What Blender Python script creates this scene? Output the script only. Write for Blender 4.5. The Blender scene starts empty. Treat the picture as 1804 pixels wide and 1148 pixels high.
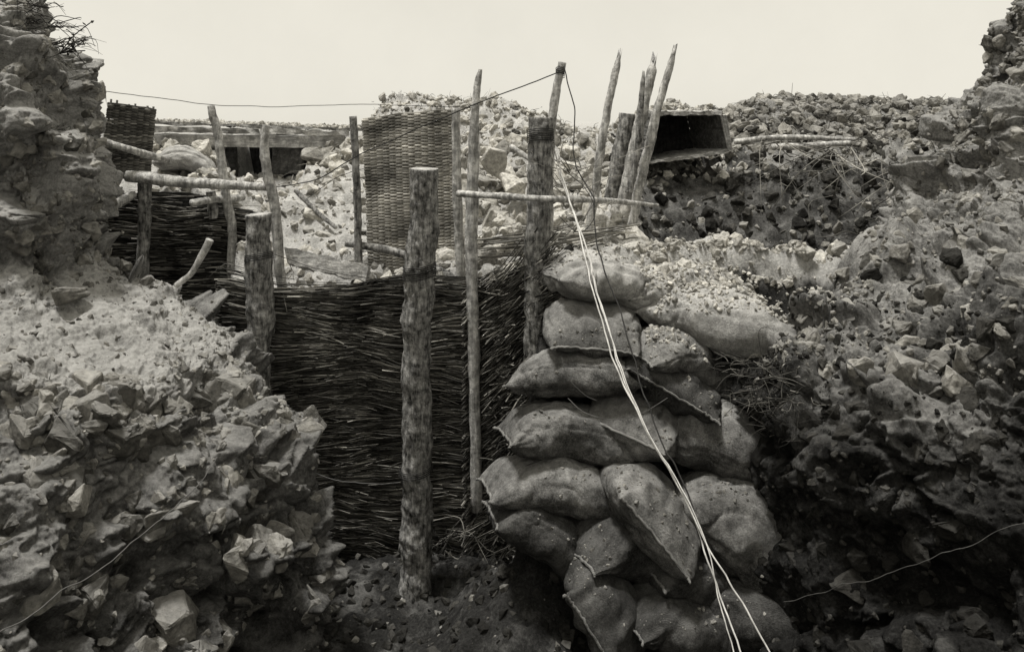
import bpy, bmesh, math, random
import numpy as np
from mathutils import Vector, Matrix
random.seed(7); rng=np.random.default_rng(7)
# image pixels (u, v) back-projected to world points at guessed depth y in metres
F=1500.; U0=902.; V0=215.; CZ=2.5
def P(u,v,y): return np.array([(u-U0)/F*y, y, CZ-(v-V0)/F*y])

# ---------------------------------------------------------------- noise
def h3(i,j,k,s):
    n=((i*73856093)^(j*19349663)^(k*83492791)^(int(s)*2654435+977))&0xffffffff
    n=((n^(n>>15))*2246822519)&0xffffffff
    n=((n^(n>>13))*3266489917)&0xffffffff
    n=n^(n>>16)
    return n/4294967296.0
def vnoise(p,s=0):
    i=np.floor(p).astype(np.int64); f=p-i; f=f*f*(3-2*f)
    r=0
    for a in (0,1):
        for b in (0,1):
            for c in (0,1):
                w=(f[...,0] if a else 1-f[...,0])*(f[...,1] if b else 1-f[...,1])*(f[...,2] if c else 1-f[...,2])
                r=r+w*h3(i[...,0]+a,i[...,1]+b,i[...,2]+c,s)
    return r*2-1
def fbm(p,o=4,s=0,g=0.5):
    r=0;a=1.
    for k in range(o):
        r=r+a*vnoise(p*(2.03**k)+k*17.3,s+k); a*=g
    return r
def cells(p,s=0):
    """faceted stone relief: returns (relief, crack, id)"""
    i=np.floor(p).astype(np.int64)
    F1=np.full(p.shape[:-1],9.);F2=F1.copy();rel=np.zeros_like(F1);idv=np.zeros_like(F1)
    for a in (-1,0,1):
        for b in (-1,0,1):
            for c in (-1,0,1):
                I=i[...,0]+a;J=i[...,1]+b;K=i[...,2]+c
                cx=I+h3(I,J,K,s);cy=J+h3(I,J,K,s+1);cz=K+h3(I,J,K,s+2)
                dx=p[...,0]-cx;dy=p[...,1]-cy;dz=p[...,2]-cz
                d=np.sqrt(dx*dx+dy*dy+dz*dz)
                hh=h3(I,J,K,s+3)
                t=hh+(h3(I,J,K,s+4)-.5)*1.6*dx+(h3(I,J,K,s+5)-.5)*1.6*dy+(h3(I,J,K,s+6)-.5)*1.6*dz
                m=d<F1
                F2=np.where(m,F1,np.minimum(F2,d))
                rel=np.where(m,t,rel);idv=np.where(m,hh,idv);F1=np.where(m,d,F1)
    return rel,np.clip((F2-F1)*5,0,1),idv
def ss(a,b,t):
    t=np.clip((t-a)/(b-a),0,1); return t*t*(3-2*t)

# ---------------------------------------------------------------- mesh builder
class MB:
    def __init__(s): s.v=[];s.f=[];s.m=[];s.n=0
    def add(s,v,f,m=0):
        v=np.asarray(v,float).reshape(-1,3);f=np.asarray(f,np.int64)
        s.v.append(v);s.f.append(f+s.n);s.m.append(m);s.n+=len(v)
def col_link(o): bpy.context.scene.collection.objects.link(o)
def make(name,mb,mats,label=None,category=None,group=None,kind=None,parent=None,origin=None,smooth=True,attrs=None):
    v=np.concatenate(mb.v)
    if origin is None:
        origin=np.array([(v[:,0].min()+v[:,0].max())/2,(v[:,1].min()+v[:,1].max())/2,v[:,2].min()])
    if kind: origin=np.zeros(3)
    me=bpy.data.meshes.new(name)
    vv=v-origin
    me.vertices.add(len(v));me.vertices.foreach_set('co',vv.ravel())
    li=np.concatenate([f.ravel() for f in mb.f])
    tot=np.concatenate([np.full(len(f),f.shape[1]) for f in mb.f])
    mi=np.concatenate([np.full(len(f),m) for f,m in zip(mb.f,mb.m)])
    st=np.concatenate([[0],np.cumsum(tot)[:-1]])
    me.loops.add(len(li));me.loops.foreach_set('vertex_index',li.astype(np.int32))
    me.polygons.add(len(tot));me.polygons.foreach_set('loop_start',st.astype(np.int32))
    me.polygons.foreach_set('material_index',mi.astype(np.int32))
    me.polygons.foreach_set('use_smooth',np.full(len(tot),bool(smooth)))
    if not isinstance(mats,(list,tuple)): mats=[mats]
    for m in mats: me.materials.append(m)
    if attrs:
        for k,a in attrs.items():
            at=me.attributes.new(k,'FLOAT','POINT');at.data.foreach_set('value',np.asarray(a,np.float32).ravel())
    me.update(calc_edges=True);me.validate()
    o=bpy.data.objects.new(name,me);col_link(o)
    if parent is not None:
        o.parent=parent; o.location=Vector(origin)-parent.location
    else: o.location=Vector(origin)
    if label:o["label"]=label
    if category:o["category"]=category
    if group:o["group"]=group
    if kind:o["kind"]=kind
    return o
def gridf(nr,nc,wrap=False):
    r=np.arange(nr-1)[:,None];c=np.arange(nc if wrap else nc-1)[None,:]
    c2=(c+1)%nc
    return np.stack([r*nc+c,r*nc+c2,(r+1)*nc+c2,(r+1)*nc+c],-1).reshape(-1,4)
def spl(pts,n):
    p=np.asarray(pts,float);k=len(p)
    t=np.linspace(0,k-1,n)
    i=np.minimum(np.floor(t).astype(int),k-2);f=(t-i)[:,None]
    q=np.concatenate([[2*p[0]-p[1]],p,[2*p[-1]-p[-2]]])
    a,b,c,d=q[i],q[i+1],q[i+2],q[i+3]
    return .5*((2*b)+(-a+c)*f+(2*a-5*b+4*c-d)*f*f+(-a+3*b-3*c+d)*f**3)
def tube(pts,rad,sides=8,na=0.,ns=10.,seed=0,cap=True,stretch=None,fine=0.):
    p=np.asarray(pts,float);n=len(p);rad=np.broadcast_to(np.asarray(rad,float),(n,))
    t=np.gradient(p,axis=0);t/=np.linalg.norm(t,axis=1)[:,None]+1e-9
    ax=np.argmin(np.abs(t).max(0));ref=np.zeros(3);ref[ax]=1
    b=np.cross(t,ref);b/=np.linalg.norm(b,axis=1)[:,None]+1e-9;nn=np.cross(b,t)
    a=np.arange(sides)/sides*2*np.pi
    d=np.cos(a)[None,:,None]*b[:,None]+np.sin(a)[None,:,None]*nn[:,None]
    r=rad[:,None,None]
    if na>0:
        q=(d*rad[:,None,None]+p[:,None]*(stretch if stretch is not None else 1.))*ns
        r=r*(1+na*fbm(q,3,seed)[...,None])
    if fine>0:
        q=(d*rad[:,None,None]*1.+p[:,None]*.45)*70
        r=r*(1+fine*fbm(q,3,seed+5)[...,None])
    v=(p[:,None]+r*d).reshape(-1,3)
    f=gridf(n,sides,True)
    return v,f
def addtube(mb,pts,rad,sides=6,m=0,capm=None,**k):
    v,f=tube(pts,rad,sides,**k);base=mb.n
    mb.add(v,f,m)
    mb.f.append((np.arange(sides)+base+len(v)-sides)[None,:]);mb.m.append(m if capm is None else capm)
    mb.f.append((np.arange(sides)[::-1]+base)[None,:]);mb.m.append(m if capm is None else capm)

# ---------------------------------------------------------------- materials
def G(g,a=1): return (g,g*.98,g*.93,a)
def newmat(name):
    m=bpy.data.materials.new(name);m.use_nodes=True
    nt=m.node_tree;b=nt.nodes['Principled BSDF'];b.inputs['Roughness'].default_value=.95
    b.inputs['Specular IOR Level'].default_value=.08
    return m,nt,b
def noise(nt,vec,scale,detail=6,rough=.6):
    n=nt.nodes.new('ShaderNodeTexNoise');n.inputs['Scale'].default_value=scale;n.inputs['Detail'].default_value=detail;n.inputs['Roughness'].default_value=rough
    nt.links.new(vec,n.inputs['Vector']);return n.outputs['Fac']
def ramp(nt,fac,stops):
    r=nt.nodes.new('ShaderNodeValToRGB');e=r.color_ramp.elements
    e[0].position=stops[0][0];e[0].color=G(stops[0][1])
    e[1].position=stops[-1][0];e[1].color=G(stops[-1][1])
    for p,c in stops[1:-1]:
        x=e.new(p);x.color=G(c)
    nt.links.new(fac,r.inputs['Fac']);return r.outputs['Color']
def mixc(nt,fac,a,b,mode='MIX'):
    m=nt.nodes.new('ShaderNodeMix');m.data_type='RGBA';m.blend_type=mode
    if isinstance(fac,float): m.inputs[0].default_value=fac
    else: nt.links.new(fac,m.inputs[0])
    for s,x in ((6,a),(7,b)):
        if isinstance(x,tuple): m.inputs[s].default_value=x
        else: nt.links.new(x,m.inputs[s])
    return m.outputs[2]
def math_(nt,op,a,b):
    m=nt.nodes.new('ShaderNodeMath');m.operation=op
    for s,x in ((0,a),(1,b)):
        if isinstance(x,(int,float)): m.inputs[s].default_value=x
        else: nt.links.new(x,m.inputs[s])
    return m.outputs[0]
def bump(nt,b,h,strength,dist,prev=None):
    n=nt.nodes.new('ShaderNodeBump');n.inputs['Strength'].default_value=strength;n.inputs['Distance'].default_value=dist
    nt.links.new(h,n.inputs['Height'])
    if prev is not None: nt.links.new(prev,n.inputs['Normal'])
    nt.links.new(n.outputs[0],b.inputs['Normal']);return n.outputs[0]
def coords(nt,kind='Object'):
    t=nt.nodes.new('ShaderNodeTexCoord');return t.outputs[kind]
def mapped(nt,vec,sc):
    m=nt.nodes.new('ShaderNodeMapping');m.inputs['Scale'].default_value=sc;nt.links.new(vec,m.inputs['Vector']);return m.outputs[0]
def toplight_dust(nt,c,lo,hi,amount):
    """upward-facing surfaces made paler: settled chalk powder plus painted sky light"""
    g=nt.nodes.new('ShaderNodeNewGeometry');s=nt.nodes.new('ShaderNodeSeparateXYZ');nt.links.new(g.outputs['Normal'],s.inputs[0])
    z=math_(nt,'ADD',s.outputs[2],math_(nt,'MULTIPLY',math_(nt,'SUBTRACT',noise(nt,c,11,5,.65),.5),1.1))
    mr=nt.nodes.new('ShaderNodeMapRange');mr.inputs[1].default_value=lo;mr.inputs[2].default_value=hi;mr.inputs[4].default_value=amount
    nt.links.new(z,mr.inputs[0]);return mr.outputs[0]
def noise_col(nt,vec,scale):
    n=nt.nodes.new('ShaderNodeTexNoise');n.inputs['Scale'].default_value=scale;nt.links.new(vec,n.inputs['Vector']);return n.outputs['Color']
def earth_mat(name,dk=(.02,.09),lt=(.22,.62),du=.5,dc=.6):
    m,nt,b=newmat(name);c=coords(nt)
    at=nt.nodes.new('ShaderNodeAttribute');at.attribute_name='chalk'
    n1=noise(nt,c,9,8,.7);n2=noise(nt,c,75,6,.75);n3=noise(nt,c,2.2,4,.6)
    f=math_(nt,'ADD',math_(nt,'MULTIPLY',n1,.45),math_(nt,'MULTIPLY',n2,.55))
    dark=ramp(nt,f,[(.38,dk[0]),(.52,(dk[0]+dk[1])*.5),(.62,dk[1])])
    light=ramp(nt,f,[(.38,lt[0]),(.5,(lt[0]+lt[1])*.5),(.6,lt[1])])
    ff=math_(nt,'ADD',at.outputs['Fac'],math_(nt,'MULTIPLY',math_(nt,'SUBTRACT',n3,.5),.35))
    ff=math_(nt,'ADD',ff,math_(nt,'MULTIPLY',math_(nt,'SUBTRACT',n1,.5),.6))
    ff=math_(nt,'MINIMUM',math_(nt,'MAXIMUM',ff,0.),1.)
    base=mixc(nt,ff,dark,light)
    d=math_(nt,'MULTIPLY',toplight_dust(nt,c,.45,1.1,du),math_(nt,'ADD',math_(nt,'MULTIPLY',ff,.9),.02))
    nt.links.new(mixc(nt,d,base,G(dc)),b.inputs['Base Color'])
    v=nt.nodes.new('ShaderNodeTexVoronoi');v.inputs['Scale'].default_value=45;nt.links.new(mixc(nt,.06,c,noise_col(nt,c,12)),v.inputs['Vector'])
    p=bump(nt,b,v.outputs['Distance'],.4,.012)
    p=bump(nt,b,noise(nt,c,85,8,.8),1.,.022,p)
    return m
def stone_mat(name,lo,hi,du=.35):
    m,nt,b=newmat(name);c=coords(nt)
    g=nt.nodes.new('ShaderNodeNewGeometry')
    base=ramp(nt,g.outputs['Random Per Island'],[(0,lo),(.6,(lo+hi)*.5),(1,hi)])
    n1=noise(nt,c,28,8,.7)
    sh=ramp(nt,n1,[(.35,.4),(.62,1.)])
    base=mixc(nt,1.,base,sh,'MULTIPLY')
    nt.links.new(mixc(nt,toplight_dust(nt,c,.4,1.1,du),base,G(min(.7,hi*1.2))),b.inputs['Base Color'])
    bump(nt,b,noise(nt,c,60,8,.75),1.,.016)
    return m
def wood_mat(name,lo,hi,sc=(30,30,3),bs=.9,bd=.008):
    m,nt,b=newmat(name);c=coords(nt);mc=mapped(nt,c,sc)
    n1=noise(nt,mc,1.6,8,.7);n2=noise(nt,c,22,6,.7)
    f=math_(nt,'ADD',math_(nt,'MULTIPLY',n1,.45),math_(nt,'MULTIPLY',n2,.55))
    base=ramp(nt,f,[(.4,lo),(.5,(lo+hi)*.42),(.6,hi)])
    nt.links.new(base,b.inputs['Base Color'])
    bump(nt,b,n1,bs,bd,bump(nt,b,noise(nt,c,60,6,.7),.9,.008))
    return m
def twig_mat(name,lo,mid,hi,ro=.85):
    m,nt,b=newmat(name);c=coords(nt)
    g=nt.nodes.new('ShaderNodeNewGeometry')
    base=ramp(nt,g.outputs['Random Per Island'],[(0,lo),(.6,mid),(.9,(mid+hi)*.5),(1,hi)])
    sh=ramp(nt,noise(nt,c,4,5,.6),[(.35,.35),(.65,1.3)])
    nt.links.new(mixc(nt,1.,base,sh,'MULTIPLY'),b.inputs['Base Color'])
    b.inputs['Roughness'].default_value=ro
    return m
def cloth_mat(name,lo,hi,du=.6,dc=.5):
    m,nt,b=newmat(name);c=coords(nt);oi=nt.nodes.new('ShaderNodeObjectInfo')
    add=nt.nodes.new('ShaderNodeVectorMath');add.operation='ADD'
    nt.links.new(c,add.inputs[0]);sc=nt.nodes.new('ShaderNodeVectorMath');sc.operation='SCALE';sc.inputs[3].default_value=9.
    nt.links.new(oi.outputs['Location'],sc.inputs[0]);nt.links.new(sc.outputs[0],add.inputs[1]);cc=add.outputs[0]
    n1=noise(nt,cc,5,9,.72);n2=noise(nt,cc,130,4,.8)
    f=math_(nt,'ADD',math_(nt,'MULTIPLY',n1,.65),math_(nt,'MULTIPLY',n2,.35))
    base=ramp(nt,f,[(.41,lo),(.5,(lo+hi)*.42),(.6,hi)])
    base=mixc(nt,toplight_dust(nt,cc,.3,1.2,du),base,G(dc))
    st=nt.nodes.new('ShaderNodeMapRange');st.inputs[1].default_value=.48;st.inputs[2].default_value=.62;st.inputs[4].default_value=.6
    nt.links.new(noise(nt,cc,4.5,9,.78),st.inputs[0])
    nt.links.new(mixc(nt,st.outputs[0],base,G(lo*1.5)),b.inputs['Base Color'])
    w=nt.nodes.new('ShaderNodeTexWave');w.inputs['Scale'].default_value=75;w.inputs['Distortion'].default_value=1.2;nt.links.new(c,w.inputs['Vector'])
    w2=nt.nodes.new('ShaderNodeTexWave');w2.bands_direction='Z';w2.inputs['Scale'].default_value=75;w2.inputs['Distortion'].default_value=1.2;nt.links.new(c,w2.inputs['Vector'])
    p=bump(nt,b,w.outputs['Fac'],.5,.004)
    p=bump(nt,b,w2.outputs['Fac'],.5,.004,p)
    p=bump(nt,b,n2,.9,.009,p)
    p=bump(nt,b,noise(nt,cc,14,7,.68),.6,.022,p)
    return m
def flat_mat(name,g,rough=.8):
    m,nt,b=newmat(name);c=coords(nt)
    nt.links.new(ramp(nt,noise(nt,c,20,4,.6),[(.35,g*.6),(.65,g*1.15)]),b.inputs['Base Color']);b.inputs['Roughness'].default_value=rough
    return m
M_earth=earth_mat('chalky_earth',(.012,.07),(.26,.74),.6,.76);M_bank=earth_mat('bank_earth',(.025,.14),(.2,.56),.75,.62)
M_dark_bank=earth_mat('shaded_bank_earth',(.006,.045),(.12,.5),.6,.52)  # dark tones include painted shade for the foot of the right bank
M_chalk=stone_mat('chalk_stone',.28,.82);M_stone=stone_mat('field_stone',.11,.46);M_dstone=stone_mat('muddy_shaded_stone',.02,.10,.15)  # darkest stone: mud, plus occlusion shade painted into the colour
M_bark=wood_mat('bark',.035,.46,(40,40,5),1.,.014);M_pale=wood_mat('weathered_wood',.15,.7);M_cut=wood_mat('cut_end',.35,.7)
M_board=wood_mat('board',.18,.56,(4,30,30));M_beam=wood_mat('old_beam',.1,.42,(4,30,30));M_dboard=wood_mat('dark_backing',.012,.05);M_side=wood_mat('shaded_board',.05,.16,(4,30,30))  # near-black backing paints in the darkness inside the loopholes
M_wattle=twig_mat('brushwood',.022,.10,.55,1.);M_hurdle=twig_mat('wicker',.24,.4,.62);M_dhurdle=twig_mat('dark_wicker',.06,.12,.28)
M_stick=twig_mat('dry_sticks',.14,.32,.55);M_root=twig_mat('roots',.02,.07,.25)
M_bag=cloth_mat('jute_cloth',.045,.36,.55,.42);M_bagp=cloth_mat('pale_jute_cloth',.18,.62,.75,.68);M_bagd=cloth_mat('shaded_jute_cloth',.02,.15,.35,.19)  # darkest jute carries painted shade for low and recessed bags
M_seam=flat_mat('jute_seam',.2);M_wire=flat_mat('iron_wire',.04,.5);M_cable=flat_mat('pale_cable',.7,.6);M_gwire=flat_mat('galvanised_wire',.12,.5)

# ---------------------------------------------------------------- stones
def proto(seed,detail):
    r=np.random.default_rng(seed);bm=bmesh.new()
    n=14 if not detail else 13
    for _ in range(n):
        d=r.normal(size=3);d/=np.abs(d).max()**.6*np.linalg.norm(d)**.4;d*=r.uniform(.8,1.)
        bm.verts.new(d)
    res=bmesh.ops.convex_hull(bm,input=bm.verts[:])
    junk=[g for g in res['geom_interior'] if isinstance(g,bmesh.types.BMVert)]
    bmesh.ops.delete(bm,geom=list(set(junk)),context='VERTS')
    if detail:
        bmesh.ops.bevel(bm,geom=bm.edges[:],offset=.05,segments=1,affect='EDGES')
        bmesh.ops.triangulate(bm,faces=bm.faces[:])
        bmesh.ops.subdivide_edges(bm,edges=[e for e in bm.edges if e.calc_length()>.2],cuts=2,use_grid_fill=True)
    bmesh.ops.triangulate(bm,faces=bm.faces[:])
    bm.normal_update();bm.verts.ensure_lookup_table();bm.verts.index_update()
    v=np.array([q.co[:] for q in bm.verts]);f=np.array([[q.index for q in a.verts] for a in bm.faces])
    bm.free()
    if detail: v=v*(1+.12*fbm(v*3.,4,seed)[:,None])
    return v,f
PL=[proto(100+i,False) for i in range(12)];PH=[proto(200+i,True) for i in range(14)]
def rotm(n,r):
    q=r.normal(size=(n,4));q/=np.linalg.norm(q,axis=1)[:,None];w,x,y,z=q.T
    return np.stack([1-2*(y*y+z*z),2*(x*y-z*w),2*(x*z+y*w),2*(x*y+z*w),1-2*(x*x+z*z),2*(y*z-x*w),2*(x*z-y*w),2*(y*z+x*w),1-2*(x*x+y*y)],-1).reshape(n,3,3)
def scatter(mb,pos,size,r,thr=.03,flat=.8):
    big=size>thr
    for pool,mask in ((PH,big),(PL,~big)):
        idx=np.nonzero(mask)[0]
        ch=r.integers(0,len(pool),len(idx))
        for k,(pv,pf) in enumerate(pool):
            ii=idx[ch==k]
            if len(ii)==0: continue
            sc=r.uniform([.8,.65,flat*.7],[1.25,1.1,flat*1.3],(len(ii),3))*size[ii][:,None]
            R=rotm(len(ii),r)
            vv=np.einsum('nij,nvj->nvi',R,pv[None]*sc[:,None])+pos[ii][:,None]
            ff=pf[None]+(np.arange(len(ii))*len(pv))[:,None,None]
            mb.add(vv.reshape(-1,3),ff.reshape(-1,3))
def powsize(n,a,b,r,k=2.2):
    t=r.random(n)**k; return a+(b-a)*t

# ---------------------------------------------------------------- terrain height
def H0(x,y):
    yw=np.interp(x,[-9,-1.74,-1.66,-.22,.05,.3],[5.52,5.52,4.99,4.99,4.75,4.7])
    up=np.interp(y,[4.5,5.,5.6,6.3,7.,8.,12.],[1.5,1.52,1.74,2.0,2.22,2.3,2.28])
    left=ss(-1.5,-2.1,x)*ss(7.6,5.5,y); up=up+left*np.interp(y,[5.,5.5,7.],[.4,.36,.0])
    z=np.where(y>yw,up,0.)
    ramp_=np.clip((y-4.02)/.62,0,1)*1.72
    hol=np.interp(y,[4.9,5.3,5.9,6.2,6.9,7.2],[0,.6,.95,.8,.05,0])
    baseR=np.interp(y,[4.6,5.,6.,6.9,7.4,9.,14],[1.74,1.78,1.88,2.1,2.3,2.33,2.28])
    wR=ss(.75,1.15,x)
    rr=np.where(y<4.64,ramp_,(1-wR)*np.maximum(1.72,up)+wR*(baseR-hol*ss(4.2,3.3,x)))
    k=ss(.0,.16,x)
    z=np.where(x>0.0,(1-k)*z+k*rr,z)
    g=lambda cx,cy,sx,sy,h:h*np.exp(-((x-cx)/sx)**2-((y-cy)/sy)**2)
    z=z+g(-1.1,7.7,.24,.5,.32)+g(-.72,7.7,.34,.5,.36)+g(-.2,7.6,.4,.5,.26)+g(.25,7.4,.6,.5,.22)+g(1.5,7.85,.6,.35,.3)
    z=z+g(3.2,8.2,1.1,.7,.32)+g(4.6,7.8,1.,.9,.28)+g(2.4,8.,.5,.5,.16)+g(-2.6,8.75,1.3,.35,.15)
    z=z+g(1.1,4.7,.5,.3,.12)+(g(.05,4.15,.33,.4,.34)+g(-.5,4.7,.5,.2,.06))*(y<4.85)
    cut1=ss(-2.48,-2.38,x)*ss(-1.62,-1.72,x)*ss(8.2,8.,y)*ss(6.3,6.7,y);z=z*(1-cut1)+np.minimum(z,1.96)*cut1
    roof=ss(-3.4,-3.3,x)*ss(-1.2,-1.3,x)*ss(8.2,8.,y)*ss(6.8,6.9,y);z=z*(1-roof)+np.minimum(z,2.27)*roof
    cut2=ss(1.0,1.06,x)*ss(1.86,1.78,x)*ss(7.42,7.36,y)*ss(6.2,6.5,y);z=z*(1-cut2)+np.minimum(z,2.08)*cut2
    z=np.maximum(z,2.6*ss(-2.9,-3.4,x)*ss(6.6,5.0,y))
    z=np.maximum(z,2.6*ss(3.4,4.0,x)*ss(7.0,6.,y))
    return z
def soil(x,y):  # chalk share; the floor value also paints in trench shade
    c=np.where(y>4.6,.88,.0)
    c=np.where((x<.0)&(y<4.95),.0,c)
    hol=ss(.8,1.1,x)*ss(5.0,5.3,y)*ss(8.,7.7,y)
    c=c*(1-hol)+.12*hol
    c=np.where((x>2.)&(y>7.),.4,c)
    c=np.where(y>8.3,.5,c)
    return c
def Hf(x,y):
    z=H0(x,y);p=np.stack([x,y,z*1.],-1)
    p=p+.06*np.stack([vnoise(p*4,71),vnoise(p*4,72),vnoise(p*4,73)],-1)
    near=ss(14,9,y)*ss(9,6,np.abs(x))
    floor=((y<4.9)&(x<.35))
    amp=np.where(floor,.85,1.)
    a,cr,_=cells(p*5.5,11);b,cb,_=cells(p*13.,31)
    z=z+near*amp*(.05*fbm(p*2.5,4,3)+.06*(a-.5)*cr+.030*(b-.5)*cb+.010*fbm(p*30,2,9)+.025*fbm(p*8,3,19))
    z=z+(1-near)*.05*fbm(p*.7,3,5)
    return z
def axis(lo,hi,st,far,k=1.35):
    d=np.arange(lo,hi,st);s=st;o=[];c=lo
    while c>-far: s*=k;c-=s;o.append(c)
    s=st;c=d[-1];q=[]
    while c<far: s*=k;c+=s;q.append(c)
    return np.concatenate([o[::-1],d,q])
xs=axis(-4.2,5.2,.022,2500);ys=axis(3.6,8.8,.018,2500)
X,Y=np.meshgrid(xs,ys);Z=Hf(X,Y)
mb=MB();mb.add(np.stack([X,Y,Z],-1).reshape(-1,3),gridf(len(ys),len(xs)))
make('ground',mb,M_earth,kind='structure',attrs={'chalk':soil(X,Y)},smooth=True)

# ---------------------------------------------------------------- earth banks
def sheet(ctrl,nr,nc):
    C=np.array([[P(*q) for q in row] for row in ctrl])
    A=np.stack([spl(C[:,j],nr) for j in range(C.shape[1])],1)
    B=np.stack([spl(A[i],nc) for i in range(nr)],0)
    return B
def normals(B):
    n=np.cross(np.gradient(B,axis=1),np.gradient(B,axis=0));n/=np.linalg.norm(n,axis=-1)[...,None]+1e-9
    cam=np.array([0,0,CZ]);s=np.sign(((cam-B)*n).sum(-1).mean());return n*s
def rocky(B,amp=1.,seed=0,flat=.7,chunk=1.):
    n=normals(B)
    S=B*np.array([1,1,1.35])
    S=S+.05*np.stack([fbm(B*5,3,seed+71),fbm(B*5,3,seed+81),fbm(B*5,3,seed+91)],-1)
    a,ca,_=cells(S*2.8,seed+40);b,cb,_=cells(S*6.2+3,seed+50);c,cc,_=cells(S*13,seed+60)
    m=ss(-.25,.45,fbm(B*2.1,3,seed+5));m2=ss(-.2,.5,fbm(B*3.3,3,seed+15));top=1-flat*ss(.6,.82,n[...,2])
    d=.13*fbm(B*1.3,4,seed)*(.4+.6*top)+chunk*top*(.18*(a-.5)*ca**.5+.13*(b-.5)*cb**.6*(.35+.65*m)+.045*(c-.5)*cc*(.2+.8*m2))+.030*fbm(B*8,5,seed+7,.57)+.006*fbm(B*45,2,seed+8)
    return B+n*(amp*d)[...,None],n
Lc=[
[(-300,1500,2.4),(0,1500,2.6),(150,1500,2.8),(300,1500,3.1),(500,1500,3.4),(605,1500,3.8),(580,1500,4.9)],
[(-300,1148,2.6),(0,1148,2.75),(150,1148,2.95),(300,1148,3.2),(475,1148,3.5),(585,1148,3.85),(560,1148,4.9)],
[(-300,930,2.8),(0,930,2.9),(150,930,3.1),(300,930,3.35),(460,930,3.6),(563,930,3.9),(530,930,4.95)],
[(-300,750,3.),(0,750,3.05),(150,750,3.2),(300,750,3.4),(420,750,3.7),(478,750,4.),(440,770,4.95)],
[(-300,640,3.15),(0,640,3.2),(150,650,3.35),(300,650,3.6),(388,645,3.9),(427,645,4.15),(395,660,4.95)],
[(-300,560,3.6),(0,560,3.6),(150,570,3.75),(280,575,3.95),(355,575,4.18),(402,585,4.38),(375,620,5.)],
[(-300,460,3.9),(0,460,3.9),(110,470,4.),(190,480,4.25),(260,490,4.45),(315,510,4.55),(290,540,5.05)],
[(-300,390,3.97),(0,390,3.97),(80,400,4.05),(120,410,4.2),(150,425,4.4),(165,440,4.52),(120,450,5.2)],
[(-300,290,4.),(0,290,4.),(70,290,4.1),(115,290,4.2),(145,290,4.35),(162,290,4.5),(110,290,5.3)],
[(-300,190,4.05),(0,190,4.05),(60,190,4.15),(105,190,4.25),(130,190,4.45),(146,190,4.6),(100,190,5.4)],
[(-300,80,4.2),(-20,80,4.2),(40,80,4.3),(80,80,4.4),(100,85,4.55),(113,90,4.7),(70,90,5.4)],
[(-300,-30,4.4),(-60,-20,4.4),(0,-15,4.5),(35,-10,4.6),(60,-5,4.7),(75,5,4.8),(30,20,5.5)],
[(-300,-80,5.2),(-60,-60,5.2),(0,-40,5.3),(20,-20,5.4),(40,0,5.5),(50,10,5.6),(20,40,6.)]]
BL=sheet(Lc,680,480);BLd,NL=rocky(BL,1.,0,.88)
chL=np.clip(.42+.5*ss(.6,.82,NL[...,2])+.35*ss(1.7,2.3,BL[...,2])-.35*ss(1.3,.4,BL[...,2]),0,1)  # chalk share, lowered with depth to paint in trench shade
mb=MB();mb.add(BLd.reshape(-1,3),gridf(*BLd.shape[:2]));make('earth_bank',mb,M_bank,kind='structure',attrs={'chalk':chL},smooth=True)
Rc=[
[(1180,1500,4.0),(1300,1500,3.5),(1450,1500,3.3),(1620,1500,3.),(1804,1500,2.6),(2200,1500,2.4)],
[(1230,1148,4.1),(1350,1148,3.66),(1470,1148,3.32),(1630,1148,3.1),(1804,1148,2.75),(2200,1148,2.5)],
[(1270,900,4.2),(1362,900,3.82),(1460,900,3.5),(1630,900,3.25),(1804,900,3.),(2200,900,2.8)],
[(1290,700,4.25),(1358,700,3.9),(1460,700,3.65),(1630,700,3.4),(1804,700,3.15),(2200,700,3.)],
[(1345,600,4.4),(1392,590,4.05),(1490,570,3.97),(1640,560,3.75),(1804,560,3.4),(2200,560,3.2)],
[(1430,500,5.),(1470,500,4.4),(1560,480,4.35),(1670,470,4.15),(1804,460,3.75),(2200,460,3.5)],
[(1620,430,5.7),(1590,410,4.95),(1650,390,4.7),(1720,375,4.45),(1804,365,4.1),(2200,360,3.8)],
[(1710,330,5.9),(1670,300,5.1),(1700,295,4.95),(1745,290,4.7),(1810,280,4.4),(2200,280,4.)],
[(1740,250,6.),(1685,225,5.2),(1712,220,5.05),(1755,210,4.8),(1812,200,4.5),(2200,200,4.2)],
[(1780,150,6.),(1742,140,5.2),(1760,135,5.1),(1785,125,4.9),(1825,115,4.7),(2200,110,4.5)],
[(1810,60,6.),(1772,45,5.2),(1788,35,5.1),(1808,20,5.),(1840,0,4.8),(2200,0,4.6)],
[(1860,0,6.5),(1795,-20,5.5),(1815,-30,5.3),(1860,-40,5.2),(1900,-50,5.1),(2200,-60,5.)]]
BR=sheet(Rc,680,500);BRd,NR=rocky(BR,1.,200,.1,.9)
chR=np.clip(.0+.9*ss(1.1,1.8,BR[...,2]+.35*fbm(BR*2.,4,77)),0,1)  # chalk share fades downward, painting shade into the lower bank
mb=MB();mb.add(BRd.reshape(-1,3),gridf(*BRd.shape[:2]));make('earth_bank',mb,M_dark_bank,kind='structure',attrs={'chalk':chR},smooth=True)

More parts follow.
